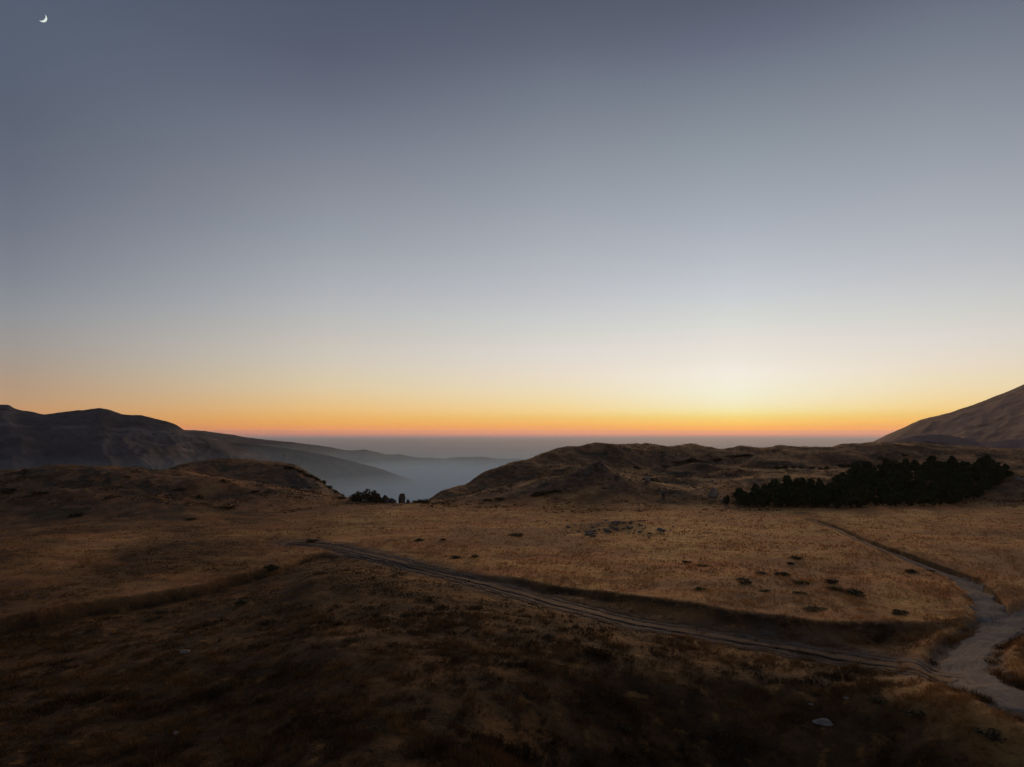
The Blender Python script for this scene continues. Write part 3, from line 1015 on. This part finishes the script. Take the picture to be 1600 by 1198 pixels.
st, sk = M['stone'], M['stone_dark']
stone('boulder', 1285, 1131, 31, 9, st, 'large pale boulder lying in the dark foreground grass', 'boulder', None, None, 2)
stone('stone', 289, 1020, 15, 6, st, 'pale flat stone in brown grass at lower left', 'stone')
stone('stone', 338, 1014, 7, 4, st, 'tiny pale stone right of the flat stone at lower left', 'stone')
stone('stone', 275, 1148, 10, 6, st, 'small pale stone near the bottom edge at left', 'stone')
stone('stone', 1322, 1092, 8, 4, st, 'small pale stone up the slope beyond the large foreground boulder', 'stone')
stone('stone', 1267, 1101, 8, 3, st, 'small pale sliver of stone just beyond the large foreground boulder', 'stone')
stone('boulder', 1114, 775, 15, 16, st, 'pinkish pale boulder at the left end of the dark tree stand', 'boulder')
stone('boulder', 1131, 783, 14, 5, st, 'low pale slab beside the pinkish boulder by the tree stand', 'boulder')
stone('boulder', 1012, 751, 10, 8, st, 'pale grey boulder in the dark hollow of the middle hill', 'boulder')
stone('boulder', 936, 733, 16, 12, sk, 'grey rock jutting from the knob of the middle hill', 'boulder')
stone('boulder', 964, 750, 8, 8, sk, 'small rock on the slope right of the hill knob', 'boulder')
stone('boulder', 1037, 775, 8, 8, sk, 'small rock at the foot of the middle hill', 'boulder')
stone('boulder', 1362, 742, 13, 8, st, 'pale rock showing above the dark tree stand', 'boulder', None, 268)
for i, (x, y, w, h) in enumerate([(1508, 726, 9, 6), (1518, 728, 8, 5), (1531, 726, 8, 6), (1542, 727, 9, 5), (1554, 726, 11, 6)]):
    stone('stone', x, y, w, h, st, 'pale stone in the row behind the tree stand, %s from the left' % ORD[i], 'stone', 'pale stones in a row behind the trees', 262)
for x, y, w, h, l in [(1590, 750, 9, 6, 'left'), (1598, 751, 8, 5, 'right')]:
    stone('stone', x, y, w, h, st, 'pale stone at the right edge below the mountain slope, the %s of two' % l, 'stone')
# rocks standing against the misty valley
for x, w, h, l in [(602, 15, 15, 'peaked dark rock standing on the saddle rim against the misty valley'),
                   (612, 16, 10, 'low dark rock leaning right of the peaked rock on the saddle rim'),
                   (628, 11, 17, 'tall square dark rock on the saddle rim against the misty valley'),
                   (637, 8, 8, 'small dark rock at the right foot of the tall square rock')]:
    stone('boulder', x, 0, w, h, sk, l, 'boulder', None, 211, None, random.uniform(-0.3, 0.3))
RUB = M['rubble']
for i in range(60):
    a, rr_ = random.uniform(0, 6.28), random.random() ** 0.7
    x, y = 965 + 92 * rr_ * math.cos(a), 826 + 15 * rr_ * math.sin(a)
    w = random.uniform(4, 9) if random.random() < 0.75 else random.uniform(9, 17)
    stone('stone', x, y, w, w * random.uniform(0.16, 0.34), RUB,
          'weathered stone of the rubble mound in mid field', 'stone', 'stones of the rubble mound', None, None, random.uniform(0, 6.28))


# ------------------------------------------------------------------ plants
def leaves(centres, radii, n, size, seed, low=0.0):
    rg = np.random.default_rng(seed)
    k = rg.choice(len(centres), n, p=np.array(radii) ** 2 / np.sum(np.array(radii) ** 2))
    d = rg.normal(size=(n, 3))
    d /= np.linalg.norm(d, axis=1)[:, None]
    rr_ = np.array(radii)[k] * (0.55 + 0.5 * rg.random(n) ** 0.6)
    P = np.array(centres)[k] + d * rr_[:, None] * np.array([1, 1, 0.85])
    P = P[P[:, 2] > low]
    n = len(P)
    a = rg.normal(size=(n, 3))
    a /= np.linalg.norm(a, axis=1)[:, None]
    b = np.cross(a, rg.normal(size=(n, 3)))
    b /= np.linalg.norm(b, axis=1)[:, None]
    s = size * rg.uniform(0.5, 1.3, n)[:, None]
    V = np.stack([P - a * s, P + b * s * 0.55, P + a * s, P - b * s * 0.55], 1)
    tone = np.clip(rg.normal(0.45, 0.22, n), 0, 1)
    return make_mesh('crown', V.reshape(-1, 3), np.arange(4 * n).reshape(-1, 4), False, {'tone': np.repeat(tone, 4)})


def tubes(segs, name='trunk', sides=7):
    V, Fc = [], []
    for pts, rads in segs:
        b0 = len(V)
        pts = np.array(pts, float)
        for i, p in enumerate(pts):
            d = pts[min(i + 1, len(pts) - 1)] - pts[max(i - 1, 0)]
            d /= np.linalg.norm(d)
            a = np.cross(d, [0.3, 1, 0.1])
            a /= np.linalg.norm(a)
            b = np.cross(d, a)
            for q in range(sides):
                t_ = 2 * math.pi * q / sides
                V.append(p + rads[i] * (math.cos(t_) * a + math.sin(t_) * b))
        for i in range(len(pts) - 1):
            for q in range(sides):
                q2 = (q + 1) % sides
                Fc.append((b0 + i * sides + q, b0 + i * sides + q2, b0 + (i + 1) * sides + q2, b0 + (i + 1) * sides + q))
    return make_mesh(name, V, Fc)


def tree_proto(seed, h):
    rg = random.Random(seed)
    cen, rad_ = [], []
    for k in range(15):
        f = rg.random()
        spread = 0.36 * h * (1 - 0.75 * max(0, f - 0.25))
        a, q = rg.uniform(0, 6.28), rg.random() ** 0.5
        cen.append((spread * q * math.cos(a), spread * q * math.sin(a), h * (0.26 + 0.58 * f)))
        rad_.append(h * rg.uniform(0.10, 0.19) * (1.1 - 0.4 * f))
    cen.append((rg.uniform(-.1, .1), rg.uniform(-.1, .1), h * 0.88))
    rad_.append(h * 0.11)
    segs = [([(0, 0, -0.3), (0.03 * h, 0, 0.3 * h), (0.0, 0.03 * h, 0.62 * h), (0.02 * h, 0, 0.86 * h)], [0.045 * h, 0.034 * h, 0.02 * h, 0.008 * h])]
    for k in range(0, 14, 2):
        c = cen[k]
        z0 = max(0.15 * h, c[2] - 0.22 * h)
        segs.append(([(0.01 * h, 0.01 * h, z0), (c[0] * 0.55, c[1] * 0.55, c[2] - 0.05 * h), c], [0.016 * h, 0.011 * h, 0.005 * h]))
    cr = leaves(cen, rad_, 1500, 0.085 * h, seed, 0.08 * h)
    cr.materials.append(M['needles'])
    tr = tubes(segs)
    tr.materials.append(M['bark'])
    return cr, tr


TREES = [tree_proto(300 + i, 5.0) for i in range(6)]


def tree(x, y, s, label, group, name='evergreen_tree'):
    z = float(H(np.array([x]), np.array([y]))[0])
    cr, tr = TREES[random.randrange(6)]
    e = obj(name, None, None, None, (x, y, z), random.uniform(0, 6.28), (s * random.uniform(0.9, 1.15), s * random.uniform(0.9, 1.15), s))
    e.empty_display_size = 0.3
    tag(e, label, 'tree', group)
    obj('crown', cr, None, e)
    obj('trunk', tr, None, e)


# the dark stand: its outline on the ground, from the photograph's left end to its right end
STAND_X = [1135, 1165, 1200, 1250, 1300, 1350, 1400, 1450, 1500, 1530, 1555, 1572]
STAND_N = [196, 191, 190, 188, 184, 186, 188, 190, 196, 208, 224, 240]     # near edge depth
STAND_F = [200, 207, 212, 216, 222, 262, 268, 270, 268, 264, 260, 252]     # far edge depth
placed = []
tries = 0
while len(placed) < 255 and tries < 20000:
    tries += 1
    px = random.uniform(1135, 1572)
    dn, df = np.interp(px, STAND_X, STAND_N), np.interp(px, STAND_X, STAND_F)
    d = dn + (df - dn) * random.random()
    x = (px - CX) / F * d
    if any((x - a) ** 2 + (d - b) ** 2 < 2.15 ** 2 for a, b in placed):
        continue
    placed.append((x, d))
    edge = min(1.0, 0.5 + (px - 1135) / 160)
    q = (d - dn) / (df - dn)
    where = ('in the low straggling left end of the stand' if px < 1215 else 'at the far right end of the stand' if px > 1530 else
             'along the near edge of the dense stand' if q < 0.25 else 'in the back rows of the dense stand' if q > 0.75 else
             'in the middle of the dense stand')
    tree(x, d, (0.5 + 0.7 * random.random() ** 1.3) * edge, 'dark evergreen tree ' + where, 'evergreens of the dense stand')


def shrub_proto(seed):
    rg = random.Random(seed)
    cen, rad_ = [], []
    for k in range(11):
        a, q = rg.uniform(0, 6.28), rg.random() ** 0.5
        cen.append((0.46 * q * math.cos(a), 0.42 * q * math.sin(a), rg.uniform(0.05, 0.55) * (1 - 0.5 * q)))
        rad_.append(rg.uniform(0.12, 0.30))
    segs = []
    for c in cen[:5]:
        segs.append(([(c[0] * 0.1, c[1] * 0.1, -0.1), (c[0] * 0.6, c[1] * 0.6, c[2] * 0.5), c], [0.03, 0.02, 0.008]))
    f = leaves(cen, rad_, 620, 0.075, seed, 0.0)
    f.materials.append(M['shrub'])
    s = tubes(segs, 'stem', 5)
    s.materials.append(M['bark'])
    return f, s


SHRUBS = [shrub_proto(500 + i) for i in range(5)]


def shrub(px, py, wpx, hpx, label, group=None, depth=None, name='shrub', sink=0.0):
    if depth is None:
        p = ground_at(px, py)
    else:
        x = (px - CX) / F * depth
        p = np.array([x, depth, float(H(np.array([x]), np.array([depth]))[0])])
    w, h = wpx / F * p[1], hpx / F * p[1] * 1.15
    p[2] -= sink * h
    h *= 1 + sink
    f, s = SHRUBS[random.randrange(5)]
    e = obj(name, None, None, None, tuple(p), random.uniform(0, 6.28), (w, w, h))
    e.empty_display_size = 0.2
    tag(e, label, 'shrub', group)
    obj('foliage', f, None, e)
    obj('stem', s, None, e)


# bushes on the saddle rim, dark against the mist
for x, w, h, l in [(553, 18, 17, 'dark bush at the left end of the clump on the saddle rim'),
                   (561, 20, 23, 'second dark bush from the left in the clump on the saddle rim'),
                   (572, 22, 28, 'tallest dark bush in the middle of the clump on the saddle rim'),
                   (583, 22, 28, 'tall round dark bush right of the middle of the rim clump'),
                   (591, 20, 16, 'lower dark bush at the right end of the rim clump')]:
    shrub(x, 0, w, h, l, None, 210, 'bush')
shrub(657, 0, 24, 14, 'round dark bush where the saddle meets the middle hill', None, 206, 'bush')
shrub(534, 0, 10, 8, 'small dark bush left of the rim clump below the rocky ridge', None, 214, 'bush')
for i, (x, w, h) in enumerate([(448, 14, 5), (458, 13, 6), (468, 12, 7), (476, 11, 8), (484, 10, 8), (491, 10, 9), (498, 9, 9), (505, 9, 8), (514, 9, 6), (524, 9, 6), (534, 8, 6)]):
    shrub(x, 0, w, h, 'dark bush on the broken right end of left knoll, %s from left' % ORD[i], 'bushes on the end of the left knoll', 276, 'bush', 0.25)
FIELD = [(1160, 905, 18, 5), (1190, 895, 16, 4), (1220, 897, 22, 8), (1242, 871, 20, 5), (1236, 880, 12, 4), (1256, 911, 26, 6),
         (1300, 909, 24, 7), (1306, 921, 26, 8), (1338, 926, 34, 10), (1272, 951, 30, 6), (1093, 920, 20, 5), (1162, 910, 20, 7), (1075, 878, 14, 4),
         (1095, 884, 16, 4), (1400, 957, 30, 6), (1425, 893, 20, 6), (1455, 893, 14, 6), (1195, 923, 16, 4), (1250, 926, 18, 4)]
for i, (x, y, w, h) in enumerate(sorted(FIELD)):
    shrub(x, y, w, h, 'low dark shrub on the golden field by the side road, %s from left' % ORD[i], 'low shrubs on the golden field')
for x, y, w, h, l in [(812, 836, 30, 6, 'flat dark shrub in mid field left of the rubble mound'),
                      (655, 844, 14, 6, 'small dark shrub in the field beyond the dirt track'),
                      (692, 843, 10, 4, 'tiny dark shrub right of the small one beyond the dirt track'),
                      (712, 871, 16, 6, 'dark shrub close beyond the middle of the dirt track'),
                      (742, 869, 14, 4, 'small dark shrub right of the one beyond the track middle'),
                      (487, 846, 18, 9, 'dark shrub at the upper left end of the dirt track'),
                      (504, 896, 20, 7, 'dark green shrub below the upper end of the dirt track'),
                      (423, 890, 26, 14, 'broad dark shrub left of the dirt track above the bank')]:
    shrub(x, y, w, h, l)
for i, (x, y, w, h) in enumerate(sorted([(250, 957, 26, 7), (240, 967, 22, 6), (378, 943, 24, 9), (210, 1086, 22, 9), (475, 982, 22, 8), (548, 999, 26, 7),
                                  (636, 962, 20, 7), (742, 948, 20, 6), (858, 996, 22, 7), (112, 1088, 22, 6), (355, 1075, 26, 9), (420, 972, 26, 6),
                                  (975, 1138, 24, 8), (1432, 1118, 34, 12), (1545, 1150, 40, 16), (1370, 1095, 30, 10), (1128, 1145, 20, 8), (590, 1140, 24, 9)])):
    shrub(x, y, w, h, 'low dark shrub in the brown foreground scrub, %s from the left' % ORD[i], 'low shrubs in the foreground scrub')
for i, (x, y, w, h) in enumerate(sorted([(60, 770, 26, 6), (116, 805, 22, 7), (200, 745, 10, 4), (348, 752, 8, 7), (280, 765, 16, 6), (312, 778, 12, 9), (355, 793, 20, 6),
                                  (300, 811, 18, 4), (12, 765, 30, 6), (400, 768, 14, 5)])):
    shrub(x, y, w, h, 'small dark shrub on the rounded left hill, %s from the left' % ORD[i], 'shrubs on the left hill')
HILL = [('dark shrub in the band across the upper middle hill', 'shrubs banded across the middle hill',
         [(995, 325, 16, 5), (1040, 330, 14, 5), (1062, 335, 22, 7), (1080, 340, 26, 8), (1098, 338, 20, 6), (1120, 345, 20, 6), (1150, 350, 24, 6), (1168, 352, 18, 5)]),
        ('small dark bush in the row above the tree stand', 'row of small bushes above the tree stand',
         [(1215, 300, 12, 9), (1226, 300, 10, 10), (1240, 296, 8, 8), (1252, 305, 8, 9), (1268, 305, 8, 8), (1282, 305, 8, 9), (1292, 310, 8, 8)]),
        ('dark bush on the slope right above the stand', 'bushes above the middle of the stand',
         [(1318, 330, 18, 8), (1334, 330, 20, 8), (1350, 335, 20, 7), (1376, 345, 10, 8), (1395, 340, 18, 7), (1414, 350, 12, 7)]),
        ('dark shrub at the left foot of the middle hill', 'shrubs along the foot of the middle hill',
         [(760, 203, 14, 5), (780, 203, 18, 6), (838, 203, 18, 8), (850, 205, 24, 8), (868, 206, 16, 6)]),
        ('dark shrub in the hollow right of the knob', 'shrubs in the hollow of the middle hill', [(1012, 230, 24, 9), (1032, 232, 20, 7)])]
for lab, grp, rows in HILL:
    for i, (x, d, w, h) in enumerate(rows):
        shrub(x, 0, w, h, '%s, %s from left' % (lab, ORD[i]), grp, d)
